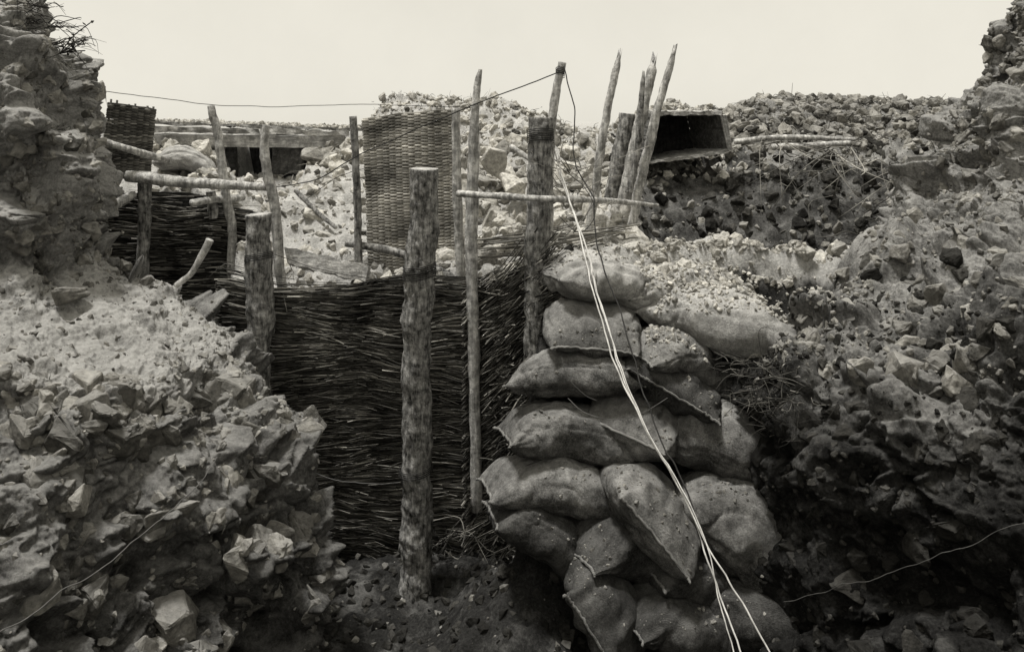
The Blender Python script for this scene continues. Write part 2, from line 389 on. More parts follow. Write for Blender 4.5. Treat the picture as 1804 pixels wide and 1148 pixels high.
# ---------------------------------------------------------------- loose stone
def onsheet(B,N,n,r,c0=0.,c1=1.,r0=0.,r1=1.,lift=0.):
    i=(r.uniform(r0,r1,n)*(B.shape[0]-1)).astype(int);j=(r.uniform(c0,c1,n)*(B.shape[1]-1)).astype(int)
    return B[i,j]+N[i,j]*lift
r=np.random.default_rng(5)
mb=MB()
n=3400;scatter(mb,onsheet(BLd,NL,n,r),powsize(n,.003,.018,r,2.2),r)
n=380;scatter(mb,onsheet(BLd,NL,n,r,.1,.95,.02,.36,-.02),powsize(n,.02,.055,r,1.6),r)
n=240;scatter(mb,onsheet(BLd,NL,n,r,.15,.9,.02,.36,-.05),powsize(n,.05,.11,r,1.6),r)
n=420;scatter(mb,onsheet(BLd,NL,n,r,.15,.95,.52,.95,-.02),powsize(n,.02,.06,r,1.8),r)
n=50;scatter(mb,onsheet(BLd,NL,n,r,.15,.97,.36,.52,-.01),powsize(n,.015,.035,r,1.8),r)
make('stone_rubble',mb,M_stone,kind='stuff',smooth=False)
mb=MB()
n=4200;scatter(mb,onsheet(BRd,NR,n,r,0,1,.30,1),powsize(n,.003,.024,r,2.2),r)
n=420;scatter(mb,onsheet(BRd,NR,n,r,.05,.8,.28,.9,-.022),powsize(n,.025,.08,r,2.),r)
make('stone_rubble',mb,M_stone,kind='stuff',smooth=False)
mb=MB()
n=1800;scatter(mb,onsheet(BRd,NR,n,r,0,1,.0,.4),powsize(n,.003,.022,r,2.2),r)
n=220;scatter(mb,onsheet(BRd,NR,n,r,.05,.8,.05,.45,-.025),powsize(n,.03,.08,r,2.),r)
def onground(n,x0,x1,y0,y1,lift=0.):
    x=r.uniform(x0,x1,n);y=r.uniform(y0,y1,n);return np.stack([x,y,Hf(x,y)+lift],-1)
n=1500;scatter(mb,onground(n,.8,4.2,5.,7.6),powsize(n,.008,.08,r,2.3),r)
n=900;scatter(mb,onground(n,-1.2,.5,3.8,4.9,-.004),powsize(n,.004,.04,r,2.3),r)
make('muddy_shaded_rubble',mb,M_dstone,kind='stuff',smooth=False)
mb=MB()
n=110;scatter(mb,onground(n,-1.2,.5,3.8,4.85),powsize(n,.005,.03,r,2.3),r)
n=1700;scatter(mb,onground(n,.9,4.2,5.9,7.6),powsize(n,.006,.06,r,2.8),r)
n=900;scatter(mb,onground(n,-2.8,1.,5.,7.6),powsize(n,.006,.06,r,2.5),r)
make('stone_rubble',mb,M_stone,kind='stuff',smooth=False)
mb=MB()
n=3800;scatter(mb,onground(n,-2.8,1.,5.,7.6),powsize(n,.004,.03,r,2.6),r)
n=260;pp=onground(n,-2.4,1.,5.,7.2);pp=pp[~((pp[:,0]>-2.4)&(pp[:,0]<-1.7)&(pp[:,1]>6.2))];scatter(mb,pp,powsize(len(pp),.035,.09,r,2.),r)
n=2000;scatter(mb,onground(n,-1.4,1.9,6.9,8.2),powsize(n,.006,.06,r,2.6),r)
n=190;scatter(mb,onground(n,-.4,.8,5.2,7.,.02),powsize(n,.05,.12,r,1.6),r)
n=2600;scatter(mb,onground(n,.35,1.9,4.5,5.1),powsize(n,.003,.016,r,2.4),r)
n=70;scatter(mb,onground(n,.45,1.9,4.6,5.1,-.015),powsize(n,.035,.08,r,1.4),r)
n=1300;scatter(mb,onground(n,1.,1.9,7.2,7.9),powsize(n,.015,.06,r,2.3),r)
n=230;pp=onground(n,-3.2,-1.2,6.75,7.12,.03);pp=pp[(pp[:,0]<-2.4)|(pp[:,0]>-1.66)];scatter(mb,pp,powsize(len(pp),.03,.09,r,1.4),r)
make('chalk_rubble',mb,M_chalk,kind='stuff',smooth=False)
mb=MB()
n=4200;scatter(mb,onground(n,1.8,5.6,7.2,8.8),powsize(n,.008,.09,r,2.8),r)
make('stone_rubble',mb,M_stone,kind='stuff',smooth=False)
for (u,v,y,w,mt) in [(348,262,6.8,50,M_chalk),(300,264,6.8,40,M_chalk),(552,275,6.8,44,M_chalk),(588,280,6.8,36,M_chalk),(1320,478,4.9,44,M_chalk),(1425,470,4.85,60,M_chalk),
    (872,288,6.2,66,M_chalk),(905,330,6.,58,M_chalk),(880,390,5.5,34,M_chalk),(858,412,5.4,30,M_chalk),(895,408,5.4,32,M_chalk),(1225,475,4.9,60,M_chalk),(1555,470,4.6,40,M_chalk),
    (150,880,3.10,80,M_stone),(225,925,3.26,80,M_stone),(100,790,3.15,60,M_stone),(310,1075,3.28,100,M_stone),(60,1000,2.86,70,M_stone),(490,940,3.68,60,M_stone),(505,1035,3.72,60,M_stone),
    (35,760,3.1,60,M_stone),(1410,725,3.82,50,M_chalk),(1600,660,3.5,90,M_stone),(120,520,3.92,60,M_stone),(400,800,3.75,44,M_stone)]:
    mb=MB();s=w/2/F*y*1.05;scatter(mb,np.array([P(u,v,y)]),np.array([s]),r,thr=0.,flat=.75)
    ch=mt is M_chalk
    make('chalk_boulder' if ch else 'boulder',mb,mt,label="pale angular chalk boulder lying in the loose rubble" if ch else "angular grey stone sticking out of the earth bank",category='rock',group='stones in the trench banks',smooth=False)

# ---------------------------------------------------------------- posts and stakes
def stick(name,pts,label,cat,mat=M_bark,capm=M_cut,na=.12,sides=16,seg=60,point=False,group=None,seed=0,binding=None,stretch=.5,ns=14,wob=.16):
    w=np.array([P(*q[:3]) for q in pts]);rd=np.array([q[3]/2/F*q[2] for q in pts])
    c=spl(np.c_[w,rd],seg);pp=c[:,:3];rr=c[:,3].copy()
    pp=pp+wob*rr.mean()*fbm(np.c_[pp*5.],3,seed)[:,None]*np.array([1,.5,0])
    if point: k=np.linspace(0,1,seg);rr*=np.where(k>.94,1-.5*(k-.94)/.06,1)
    mb=MB();v,f=tube(pp,rr,sides,na=na,ns=ns,seed=seed,stretch=stretch,fine=.10)
    if point:   # splintered broken end
        rs=np.random.default_rng(seed);ax=(pp[-1]-pp[-2]);ax/=np.linalg.norm(ax)
        v[-sides:]+=ax*(rr[-8]*rs.uniform(-1.,2.6,(sides,1)))
    mb.add(v,f,0);L_=len(v)
    mb.f.append((np.arange(sides)+L_-sides)[None,:]);mb.m.append(1);mb.f.append((np.arange(sides)[::-1])[None,:]);mb.m.append(1)
    o=make(name,mb,[mat,capm],label=label,category=cat,group=group,origin=pp[0])
    if binding:
        for t in binding:
            i=int(t*(seg-1));a=np.linspace(0,2*np.pi*4,70);R=rr[i]*1.13
            q=np.c_[pp[i,0]+R*np.cos(a),pp[i,1]+R*np.sin(a),pp[i,2]+np.linspace(-.02,.02,70)+.012*np.sin(a+seed)]
            m2=MB();addtube(m2,q,.0022,5);make('wire_binding',m2,M_wire,parent=o,origin=pp[i])
    return o
g1="upright posts holding the wattle"
stick('wooden_post',[(733,1080,4.5,56),(733,900,4.52,54),(736,620,4.5,50),(742,450,4.48,52),(748,297,4.46,49)],"thick rough-barked post standing before the wattle wall","post",sides=48,seg=220,group=g1,seed=1,binding=[.72,.7,.32])
stick('wooden_post',[(452,720,4.75,46),(455,560,4.75,46),(458,377,4.75,42)],"bark-covered post between bank and wattle wall","post",sides=36,seg=110,group=g1,seed=2,binding=[.8])
stick('wooden_post',[(944,640,4.55,40),(950,400,4.55,42),(955,207,4.55,42)],"dark rough post with wire wound around its top","post",sides=36,seg=120,group=g1,seed=3,binding=[.93,.9])
stick('wooden_post',[(252,500,5.35,22),(256,302,5.35,21)],"short dark post carrying a horizontal pole","post",sides=20,group=g1,seed=4)
g2="thin stakes sticking up from the trench edge"
S=lambda *a,**k: stick('wooden_stake',*a,group=g2,**k)
S([(410,500,5.38,15),(402,360,5.38,16),(386,250,5.38,15),(373,186,5.38,13)],"thin crooked grey stake leaning over the rail","stake",mat=M_pale,seed=5,wob=.4)
S([(497,520,5.03,18),(484,370,5.03,18),(466,270,5.03,16),(468,220,5.03,12)],"thin stake with a kinked top","stake",mat=M_pale,seed=6,wob=.4)
S([(633,500,5.1,14),(630,360,5.1,14),(622,205,5.1,14)],"thin dark stake beside the wicker screen","stake",seed=7)
S([(815,520,5.05,16),(806,360,5.05,17),(803,190,5.05,14)],"slim stake against the edge of the wicker screen","stake",mat=M_pale,seed=8)
S([(840,900,4.78,20),(832,520,4.8,22),(832,330,4.82,22),(840,160,4.82,13),(846,122,4.82,6)],"long pale debarked stake in the wattle corner","stake",mat=M_pale,seed=9,seg=90)
S([(965,420,4.75,16),(972,220,4.75,16),(991,110,4.75,13)],"thin leaning stake tied behind the dark post","stake",mat=M_pale,seed=10,binding=[.93])
S([(1036,420,5.2,14),(1062,250,5.2,15),(1092,100,5.2,13)],"slanting stake with a splintered tip","stake",mat=M_pale,seed=11,point=True,wob=.4)
S([(1098,360,5.6,22),(1124,220,5.6,21),(1150,112,5.6,17)],"thick slanting stake with a broken tip","stake",mat=M_pale,seed=12,point=True,wob=.4)
S([(1112,410,5.5,16),(1142,260,5.5,17),(1187,93,5.5,12)],"long slanting pale stake","stake",mat=M_pale,seed=13,point=True,wob=.5)
S([(1108,340,5.45,13),(1124,250,5.45,12),(1133,133,5.45,9)],"slender upright stake among leaning stakes","stake",mat=M_bark,seed=14,point=True)
S([(1076,350,5.7,24),(1090,280,5.7,30),(1106,200,5.7,28)],"short stout bark-covered stake","stake",seed=15)
S([(1092,350,5.75,20),(1106,280,5.75,24),(1120,215,5.75,22)],"short bark-covered stake in a tight cluster","stake",seed=18)
S([(376,385,5.35,16),(371,337,5.35,17)],"stub of a cut stake","stake",seed=16)
g3="poles laid along the revetment"
L=lambda *a,**k: stick('wooden_pole',*a,group=g3,**{**dict(wob=.4),**k})
L([(222,310,5.3,20),(340,322,5.3,18),(482,330,5.2,13)],"long horizontal pole lashed along the wattle top","pole",mat=M_pale,seed=20)
L([(178,248,5.2,13),(235,265,5.3,14),(295,283,5.6,11)],"slanting pole resting on the bank","pole",mat=M_pale,seed=21)
L([(150,390,5.,15),(200,362,5.2,18),(238,343,5.34,15)],"pole end with a pale cut face","pole",mat=M_pale,seed=22)
L([(338,358,5.2,14),(375,352,5.3,14),(430,348,5.6,12)],"short sawn pole behind the stake","pole",mat=M_pale,seed=23)
L([(808,341,4.72,12),(960,350,4.45,12),(1080,354,4.9,10),(1158,362,5.3,6)],"thin pale pole lying level across the posts","pole",mat=M_pale,seed=24,seg=80)
L([(608,428,5.12,13),(700,445,5.1,14),(805,492,5.0,16)],"sagging pole in front of the wicker screen","pole",seed=25)
L([(520,335,5.9,9),(560,375,5.8,9),(590,402,5.7,6)],"short broken stick lying on rubble","stick",seed=26)
L([(1292,250,6.4,10),(1380,242,6.4,10),(1505,246,6.4,7)],"pale dead branch lying on the mound","branch",mat=M_pale,seed=27)
L([(1360,259,6.3,12),(1430,257,6.3,13),(1500,252,6.3,9)],"thick pale branch lying on the mound","branch",mat=M_pale,seed=28)
L([(1460,452,5.6,5),(1510,458,5.6,5),(1570,452,5.6,4)],"thin stick lying in the hollow","stick",mat=M_pale,seed=29)
L([(900,258,5.6,9),(925,275,5.5,9),(950,292,5.4,7)],"short stick leaning on the rubble","stick",mat=M_pale,seed=30)
L([(312,503,4.42,10),(340,480,4.4,12),(357,450,4.4,12),(370,422,4.4,13)],"pale curved broken twig on the bank","twig",mat=M_pale,seed=31)

# boards
def slab(a,b,c,d,t,mb,m=0):
    a,b,c,d=[np.asarray(q,float) for q in (a,b,c,d)]
    n=np.cross(b-a,d-a);n/=np.linalg.norm(n);k=16
    def row(p,q): return spl([p,q],k)
    A,B,C,D=row(a,b),row(d,c),row(d,c)+n*t,row(a,b)+n*t
    ring=np.stack([A,B,C,D],1)
    ring+=.005*rng.normal(size=ring.shape)
    base=mb.n;mb.add(ring.reshape(-1,3),gridf(k,4,True),m)
    mb.f.append(np.array([[0,1,2,3]])+base);mb.m.append(m);mb.f.append(np.array([[3,2,1,0]])+base+(k-1)*4);mb.m.append(m)
def empty(name,loc,label,cat):
    o=bpy.data.objects.new(name,None);col_link(o);o.location=Vector(loc);o["label"]=label;o["category"]=cat;return o
def part(name,par,quad,t,mat,label=None):
    mb=MB();slab(*quad,t,mb);return make(name,mb,mat,parent=par,label=label,smooth=False)
Y0=np.array([0,1.,0])
sh=empty('timber_loophole',P(430,300,7.2),"low timber-roofed observation slot dug into chalk rubble","loophole")
a,b=P(262,218,7.1),P(628,232,7.1);part('roof_board',sh,(a,b,b+.8*Y0,a+.8*Y0),.025,M_beam)
a,b=P(262,221,7.04),P(456,228,7.04);c,d=P(456,236,7.04),P(262,232,7.04);part('fascia_board',sh,(a,b,c,d),.03,M_beam)
a,b=P(262,236,7.08),P(606,240,7.08);c,d=P(606,261,7.08),P(262,256,7.08);part('lintel',sh,(a,b,c,d),.14,M_board)
a,b=P(460,226,6.98),P(612,231,6.98);c,d=P(612,240,6.98),P(460,236,6.98);part('roof_edge',sh,(a,b,c,d),.05,M_board)
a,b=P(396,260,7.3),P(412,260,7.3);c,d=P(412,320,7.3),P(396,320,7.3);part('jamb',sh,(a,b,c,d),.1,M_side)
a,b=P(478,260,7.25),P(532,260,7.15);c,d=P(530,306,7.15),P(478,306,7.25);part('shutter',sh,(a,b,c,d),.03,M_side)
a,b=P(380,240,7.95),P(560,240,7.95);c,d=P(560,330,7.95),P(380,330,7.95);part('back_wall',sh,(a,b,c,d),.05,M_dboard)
bx=empty('wooden_box_loophole',P(1210,290,6.8),"open dark wooden box loophole set in the stony mound","loophole")
TL,TR,BRr,BLl=P(1156,203,6.8),P(1270,203,6.8),P(1282,264,6.8),P(1140,285,6.8);bk=np.array([-.16,.55,0]);bl=np.array([.02,.55,.02])
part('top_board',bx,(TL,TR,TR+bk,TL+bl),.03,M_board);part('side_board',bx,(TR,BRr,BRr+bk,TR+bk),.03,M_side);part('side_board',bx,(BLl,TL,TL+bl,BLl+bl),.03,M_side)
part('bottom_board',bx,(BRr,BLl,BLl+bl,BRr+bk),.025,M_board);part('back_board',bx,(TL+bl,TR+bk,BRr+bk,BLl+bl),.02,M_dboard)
e=np.array([.035,0,0]);part('frame_strip',bx,(TR-.02*Y0,TR+e-.02*Y0,BRr+e-.02*Y0,BRr-.02*Y0),.02,M_board)
zz=np.array([0,0,.03]);part('frame_strip',bx,(TL-.025*Y0+zz,TR-.025*Y0+zz,TR-.025*Y0,TL-.025*Y0),.02,M_board)
mb=MB();slab(P(500,436,5.08),P(652,468,5.05),P(645,497,5.02),P(506,464,5.04),.03,mb)
make('wooden_plank',mb,M_board,label="weathered plank lying slanted on the rubble",category='plank',smooth=False)

# ---------------------------------------------------------------- wicker screens
def hurdle(name,c4,nv,nr,rad,mat,label,seed):
    r=np.random.default_rng(seed);TL,TR,BR_,BL_=[np.array(q) for q in c4]
    n=np.cross(TR-TL,BL_-TL);n/=np.linalg.norm(n);mb=MB()
    Q=lambda s,t:(TL*(1-s)+TR*s)*(1-t)+(BL_*(1-s)+BR_*s)*t+n*(.012*math.sin(s*6+t*4))
    for i in range(nv):
        s=(i+.5)/nv;e=r.uniform(-.02,.035)
        pts=np.array([Q(s+r.normal()*.002,t) for t in np.linspace(-e,1.02,16)]);addtube(mb,pts,rad*1.3,7,na=.1,seed=i)
    k=nv*6
    for j in range(nr):
        t0=(j+.5)/nr
        s0=max(0,r.normal()*.015) ;s1=1-max(0,r.normal()*.015)
        if r.random()<.03: s0=r.uniform(.0,.3)
        if r.random()<.03: s1=r.uniform(.7,1.)
        sv=np.linspace(s0,s1,k);dt=.2/nr*r.normal(size=1)+.2/nr*np.sin(sv*r.uniform(3,9)+r.uniform(0,6))
        dt=dt+.010*vnoise(np.c_[sv*5,np.full(k,t0*6),np.zeros(k)],seed)
        pts=np.array([Q(s,t0+q) for s,q in zip(sv,dt)])
        off=np.sin(np.pi*(sv*nv)+(np.pi if (j//2)%2 else 0))*rad*1.7
        pts=pts+n*off[:,None]
        addtube(mb,pts,rad*r.uniform(.9,1.2),5)
    return make(name,mb,mat,label=label,category='wicker screen')
hurdle('wicker_screen',(P(637,208,5.35),P(801,190,5.25),P(808,492,5.2),P(650,500,5.3)),14,210,.0050,M_hurdle,"tall woven wicker screen standing on the rubble",3)
hurdle('wicker_screen',(P(190,180,5.75),P(275,192,5.9),P(262,350,5.9),P(168,368,5.75)),8,140,.0055,M_dhurdle,"dark ragged woven wicker screen beside the bank",4)

# ---------------------------------------------------------------- wattle walls
def wattle(name,plan,top,bot,n,label,seed,slope=0.,fray=.05,out=.05,L=(.3,1.5),rr=(.0018,.0056),wv=.06,cr=.045,curl=0.,ns=14):
    r=np.random.default_rng(seed);pl=np.array(plan,float);seg=np.r_[0,np.cumsum(np.linalg.norm(np.diff(pl,axis=0),axis=1))];T=seg[-1]
    mb=MB()
    for i in range(n):
        Ln=r.uniform(*L);c=r.uniform(-.05,T+.05);s=np.linspace(c-Ln/2,c+Ln/2,ns)
        s=s[(s>-.08)&(s<T+.08)]
        if len(s)<4: continue
        zf=r.random()
        sc=np.clip(s,0,T);x=np.interp(sc,seg,pl[:,0])+(s-sc)*.9;y=np.interp(sc,seg,pl[:,1])
        zt=np.interp(sc,seg,top).mean();zb=np.interp(sc,seg,bot).mean();z0=zb+(zt-zb)*zf
        q=np.c_[s*1.3,np.full(len(s),z0*3.),np.zeros(len(s))]
        z=z0+wv*fbm(q,3,seed)+slope*(s-c)+r.normal()*cr*(s-c)-abs(r.normal())*cr*1.6*(s-c)**2+curl*(s-c)**2*r.random()
        if r.random()<.05: z=z+r.normal()*.12*(s-c)
        z=z+.006*fbm(np.c_[s*6,np.full(len(s),i*1.7),np.zeros(len(s))],2,seed+1)
        d=.014*np.sin(2*np.pi*s/.42+(np.pi if r.random()<.5 else 0))+r.uniform(0,out)
        d=d+fray*np.abs(np.linspace(-1,1,len(s)))**4*r.random()
        rad=r.uniform(*rr)*np.linspace(1,.4,len(s))[::(1 if r.random()<.5 else -1)]
        addtube(mb,np.c_[x,y-d,z],rad,5)
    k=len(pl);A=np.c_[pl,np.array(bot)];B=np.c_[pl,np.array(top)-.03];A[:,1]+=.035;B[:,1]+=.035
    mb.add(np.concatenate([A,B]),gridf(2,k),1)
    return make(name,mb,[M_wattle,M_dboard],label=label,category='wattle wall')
def wt(us,vs,ys): 
    q=[P(u,v,y) for u,v,y in zip(us,vs,ys)];return [(a[0],a[1]) for a in q],[a[2] for a in q]
pl,tp=wt([405,480,640,720,838],[505,512,492,492,520],[4.95,4.92,4.92,4.92,4.92]);wattle('wattle_wall',pl,tp,[-.05]*5,4600,"dark woven brushwood wall lining the trench",11,L=(.8,2.4),rr=(.0015,.0044),ns=22,wv=.075)
pl,tp=wt([836,870,920,975],[520,490,462,440],[4.92,4.82,4.65,4.5]);wattle('wattle_wall',pl,tp,[-.05]*4,2300,"angled brushwood wall with bristling twig ends",12,slope=.65,fray=.12,L=(.3,.9),cr=.11,wv=.06,curl=1.,rr=(.0015,.0048))
pl,tp=wt([130,185,240,330,400,445],[400,372,330,332,345,420],[5.45]*6);wattle('wattle_wall',pl,tp,[-.05]*6,1900,"dark brushwood wall behind a short post",13)
mb=MB()
for i in range(26):
    v=r.uniform(-16,18);a=r.uniform(830,900);b=r.uniform(1000,1130)
    pts=spl([P(a,437+v,5.0),P((a+b)/2,428+v+r.normal()*4,4.9),P(b,408+v*.8+r.normal()*5,5.)],20);addtube(mb,pts,r.uniform(.002,.0055),5)
make('brushwood_strands',mb,M_stick,label="loose pale woven rods strung between posts",category='brushwood')

def brush(name,roots,n,ln,rad,mat,label,cat,up=.5,seed=0,kind=None,spread=.6,group=None):
    r=np.random.default_rng(seed);mb=MB()
    for i in range(n):
        p=np.array(roots[r.integers(len(roots))])+r.normal(size=3)*[.06,.06,.01]
        d=r.normal(size=3)*spread;d[2]=abs(d[2])*up+ (up-.5)
        d/=np.linalg.norm(d);l=r.uniform(*ln)
        pts=spl([p,p+d*l*.5+r.normal(size=3)*l*.12,p+d*l+r.normal(size=3)*l*.2-np.array([0,0,l*.15])],8)
        addtube(mb,pts,r.uniform(.4,1)*rad*np.linspace(1,.4,8),4)
    return make(name,mb,mat,label=label,category=cat,kind=kind)
def gp(n,x0,x1,y0,y1): return onground(n,x0,x1,y0,y1)
brush('dry_brush',gp(150,1.7,4.6,7.2,8.3),1100,(.05,.17),.0045,M_root,None,None,.35,1,'stuff')
brush('dry_brush',gp(50,2.1,3.6,6.3,7.1),300,(.1,.4),.005,M_root,None,None,.3,2,'stuff')
brush('dry_grass',gp(120,-1.4,.9,7.1,8.),400,(.03,.09),.003,M_root,None,None,.5,3,'stuff')
brush('dry_twigs',gp(60,-1.8,.9,5.,6.8),130,(.08,.3),.004,M_stick,None,None,.25,13,'stuff')
brush('exposed_roots',[P(u,v,3.76-(v-600)*.0004) for u,v in [(1330,640),(1345,670),(1320,700),(1350,720),(1300,650),(1360,690),(1380,760),(1400,700)]],200,(.05,.18),.0025,M_root,"tangle of thin roots hanging beside the sandbags","roots",.3,4,None,1.)
brush('exposed_roots',[P(u,v,4.4) for u,v in [(60,10),(90,50),(100,80),(50,40),(80,110)]],140,(.05,.2),.0035,M_root,"dry roots and grass hanging over the bank top","roots",.4,5)
brush('exposed_roots',[P(u,v,4.3) for u,v in [(100,230),(110,250),(120,240)]],40,(.06,.2),.003,M_root,"thin roots sticking out of the stony bank","roots",.2,6)
brush('dead_branches',[P(u,v,6.2) for u,v in [(1480,262),(1560,280),(1620,290),(1380,250)]],50,(.2,.6),.006,M_stick,"tangle of dead branches fallen down the mound","branches",.2,7)
brush('dead_branches',[P(u,v,4.6) for u,v in [(985,330),(1010,300),(1020,340),(990,410)]],34,(.15,.4),.0035,M_stick,"thin dry twigs caught behind the post","branches",.6,8)
brush('dead_branches',[P(u,v,4.7) for u,v in [(800,960),(830,930),(760,975)]],40,(.15,.4),.004,M_wattle,"broken twigs at the foot of the wattle","branches",.6,9)
mb=MB()
base=P(105,95,4.5)
for k in range(7):
    e=P(135+rng.uniform(-10,50),60+rng.uniform(-20,40),4.4);pts=spl([base,(base+e)/2+rng.normal(size=3)*.02,e],10);addtube(mb,pts,.003,4)
    for q in pts[3:]:
        a=rng.normal(size=3);a/=np.linalg.norm(a);b=np.cross(a,rng.normal(size=3));b/=np.linalg.norm(b)
        mb.add(np.array([q,q+a*.014+b*.008,q+a*.03,q+a*.014-b*.008]),np.array([[0,1,2,3]]))
make('small_shrub',mb,M_root,label="sparse leafy sprig growing from the bank edge",category='plant')

# ---------------------------------------------------------------- sandbags
def bagmesh(a,b,h,seed,lump=1.):
    r=np.random.default_rng(seed);ns,nt=110,90
    s=np.sin(np.linspace(-1,1,ns)*np.pi/2)[:,None]*np.ones((1,nt));th=(np.arange(nt)/nt*2*np.pi)[None,:]*np.ones((ns,1))
    prof=np.clip(1-np.abs(s)**3.,0,1)**.6
    ry=b*(.88+.12*prof)*(1-.06*np.abs(s)**8);rz=h*prof+.006
    ct,st=np.cos(th),np.sin(th)
    y=ry*np.sign(ct)*np.abs(ct)**.8;z=rz*np.sign(st)*np.abs(st)**.9
    z=np.where(z>0,z*1.02,z*.85)
    x=a*s*(1+.07*np.abs(ct)**5*np.abs(s)**6)
    q=np.stack([x,y,z],-1)
    n=np.stack([s*.3,ct,st*1.3],-1);n/=np.linalg.norm(n,axis=-1)[...,None]
    wr=np.sin(y/b*r.uniform(9,14)+2.5*vnoise(q*9,seed)+r.uniform(0,6))*np.abs(s)**1.8*(1-np.abs(s)**12)*.014
    ang=np.arctan2(z/h,(x/a-np.sign(x)*1.1)*1.5)
    wr=wr+.006*np.sin(ang*r.uniform(8,12)+6*vnoise(q*6,seed+4))*np.abs(s)**2*prof*(.5+vnoise(q*5,seed+6))
    d=lump*.036*fbm(q*3.6,2,seed)*prof+.009*fbm(q*12,3,seed+9)*(.3+prof)+wr
    for k in range(6):
        w=np.stack([x*r.uniform(1,4),y*r.uniform(3,7),z*r.uniform(3,9)],-1)+seed+k*7
        cr=np.abs(vnoise(w,seed+3+k));d=d-.014*np.exp(-(cr/.035)**2)*prof*np.clip(.5+vnoise(w*.6+9,seed+k),0,1)
    q=q+n*d[...,None]
    q[...,2]-=r.uniform(.03,.09)*(x/a)**2+r.uniform(-.03,.03)*(x/a)
    q[...,1]+=r.uniform(-.04,.04)*(x/a)**2
    return q
def bag(u,v,y,w,hh,roll,yaw,mat,label,seed,pitch=-8,seam=True,lump=1.,group='sandbags stacked against the trench side'):
    sc=y/F
    if abs(yaw)>45: b=w*sc/2/.97;a=b*1.25
    else: a=w*sc/2/.97;b=min(.21,a*.8)
    h=hh*sc/2*.98
    q=bagmesh(a,b,h,seed,lump)
    R=np.array(Matrix.Rotation(math.radians(roll),3,'Y')@Matrix.Rotation(math.radians(pitch),3,'X')@Matrix.Rotation(math.radians(yaw),3,'Z'))
    c=P(u,v,y)
    v3=q.reshape(-1,3)@R.T+c
    mb=MB();ns,nt=q.shape[:2];mb.add(v3,gridf(ns,nt,True))
    mb.f.append(np.arange(nt)[None,::-1]);mb.m.append(0);mb.f.append((np.arange(nt)+(ns-1)*nt)[None,:]);mb.m.append(0)
    o=make('sandbag',mb,mat,label=label,category='sandbag',group=group,origin=c)
    if seam:
        for e in (0,ns-1):
            i=np.arange(0,nt//2+1);mid=q[e][i]*.5+q[e][(-i)%nt]*.5
            pts=mid*[1.012,1.03,1.]@R.T+c
            pts=spl(pts,50)+.0015*rng.normal(size=(50,1))*np.array([1,1,1])
            m2=MB();addtube(m2,pts,.0065,6,na=.3,ns=60);make('seam',m2,M_seam if mat is not M_bagd else M_bag,parent=o,origin=c)
    return o
def yb(v): return 3.98+ (1000-v)*.00098
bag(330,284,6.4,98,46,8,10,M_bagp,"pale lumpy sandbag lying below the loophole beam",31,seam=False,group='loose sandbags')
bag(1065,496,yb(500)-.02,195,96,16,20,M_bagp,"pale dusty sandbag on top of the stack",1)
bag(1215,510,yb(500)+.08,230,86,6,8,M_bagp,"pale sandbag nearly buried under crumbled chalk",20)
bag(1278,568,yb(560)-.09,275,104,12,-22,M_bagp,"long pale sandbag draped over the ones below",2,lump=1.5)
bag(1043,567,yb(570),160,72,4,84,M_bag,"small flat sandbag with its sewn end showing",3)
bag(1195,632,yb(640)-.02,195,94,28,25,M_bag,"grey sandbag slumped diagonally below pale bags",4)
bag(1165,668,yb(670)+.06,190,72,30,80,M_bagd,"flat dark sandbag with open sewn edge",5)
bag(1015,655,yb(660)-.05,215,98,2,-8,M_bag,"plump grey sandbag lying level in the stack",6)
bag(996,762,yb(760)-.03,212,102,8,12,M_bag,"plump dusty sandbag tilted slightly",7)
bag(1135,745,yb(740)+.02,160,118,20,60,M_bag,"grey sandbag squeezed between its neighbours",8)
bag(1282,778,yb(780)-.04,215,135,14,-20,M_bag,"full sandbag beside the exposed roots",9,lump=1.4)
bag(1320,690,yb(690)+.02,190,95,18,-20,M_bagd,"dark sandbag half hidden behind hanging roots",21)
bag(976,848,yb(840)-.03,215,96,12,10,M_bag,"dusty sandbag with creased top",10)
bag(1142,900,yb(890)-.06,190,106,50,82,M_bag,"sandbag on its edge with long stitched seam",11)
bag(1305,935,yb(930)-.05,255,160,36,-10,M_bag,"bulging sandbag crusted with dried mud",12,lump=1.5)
bag(955,928,yb(925)-.01,175,98,28,10,M_bagd,"dark sandbag low in the stack",13)
bag(1095,958,yb(955)-.02,185,108,22,30,M_bagd,"dark sandbag sagging in the stack",14)
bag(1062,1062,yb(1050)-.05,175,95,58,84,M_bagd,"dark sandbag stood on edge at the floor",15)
bag(1190,1090,yb(1085)-.05,190,110,18,20,M_bagd,"dark sandbag at the foot of the stack",16)
bag(1335,1085,yb(1085)-.0,210,120,20,-20,M_bagd,"dark sandbag half buried in the bank",17)
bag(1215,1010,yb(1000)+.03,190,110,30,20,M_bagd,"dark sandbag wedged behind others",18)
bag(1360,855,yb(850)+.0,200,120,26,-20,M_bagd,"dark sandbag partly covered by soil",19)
bpy.context.view_layer.update();dg=bpy.context.evaluated_depsgraph_get()
def drop(n,x0,x1,y0,y1,zmax=9.,zmin=.1):
    out=[]
    for _ in range(n):
        x=r.uniform(x0,x1);y=r.uniform(y0,y1)
        hit,loc,nor,_i,_o,_m=bpy.context.scene.ray_cast(dg,Vector((x,y,3.4)),Vector((0,0,-1)))
        if hit and zmin<loc.z<zmax and nor.z>.45: out.append(loc[:])
    return np.array(out)
mb=MB()
pp=drop(2600,.66,1.6,4.25,4.75);scatter(mb,pp,powsize(len(pp),.003,.024,r,2.8),r)
pp=drop(1500,.66,1.65,4.1,4.4,9.,1.3);scatter(mb,pp,powsize(len(pp),.002,.018,r,2.8),r)
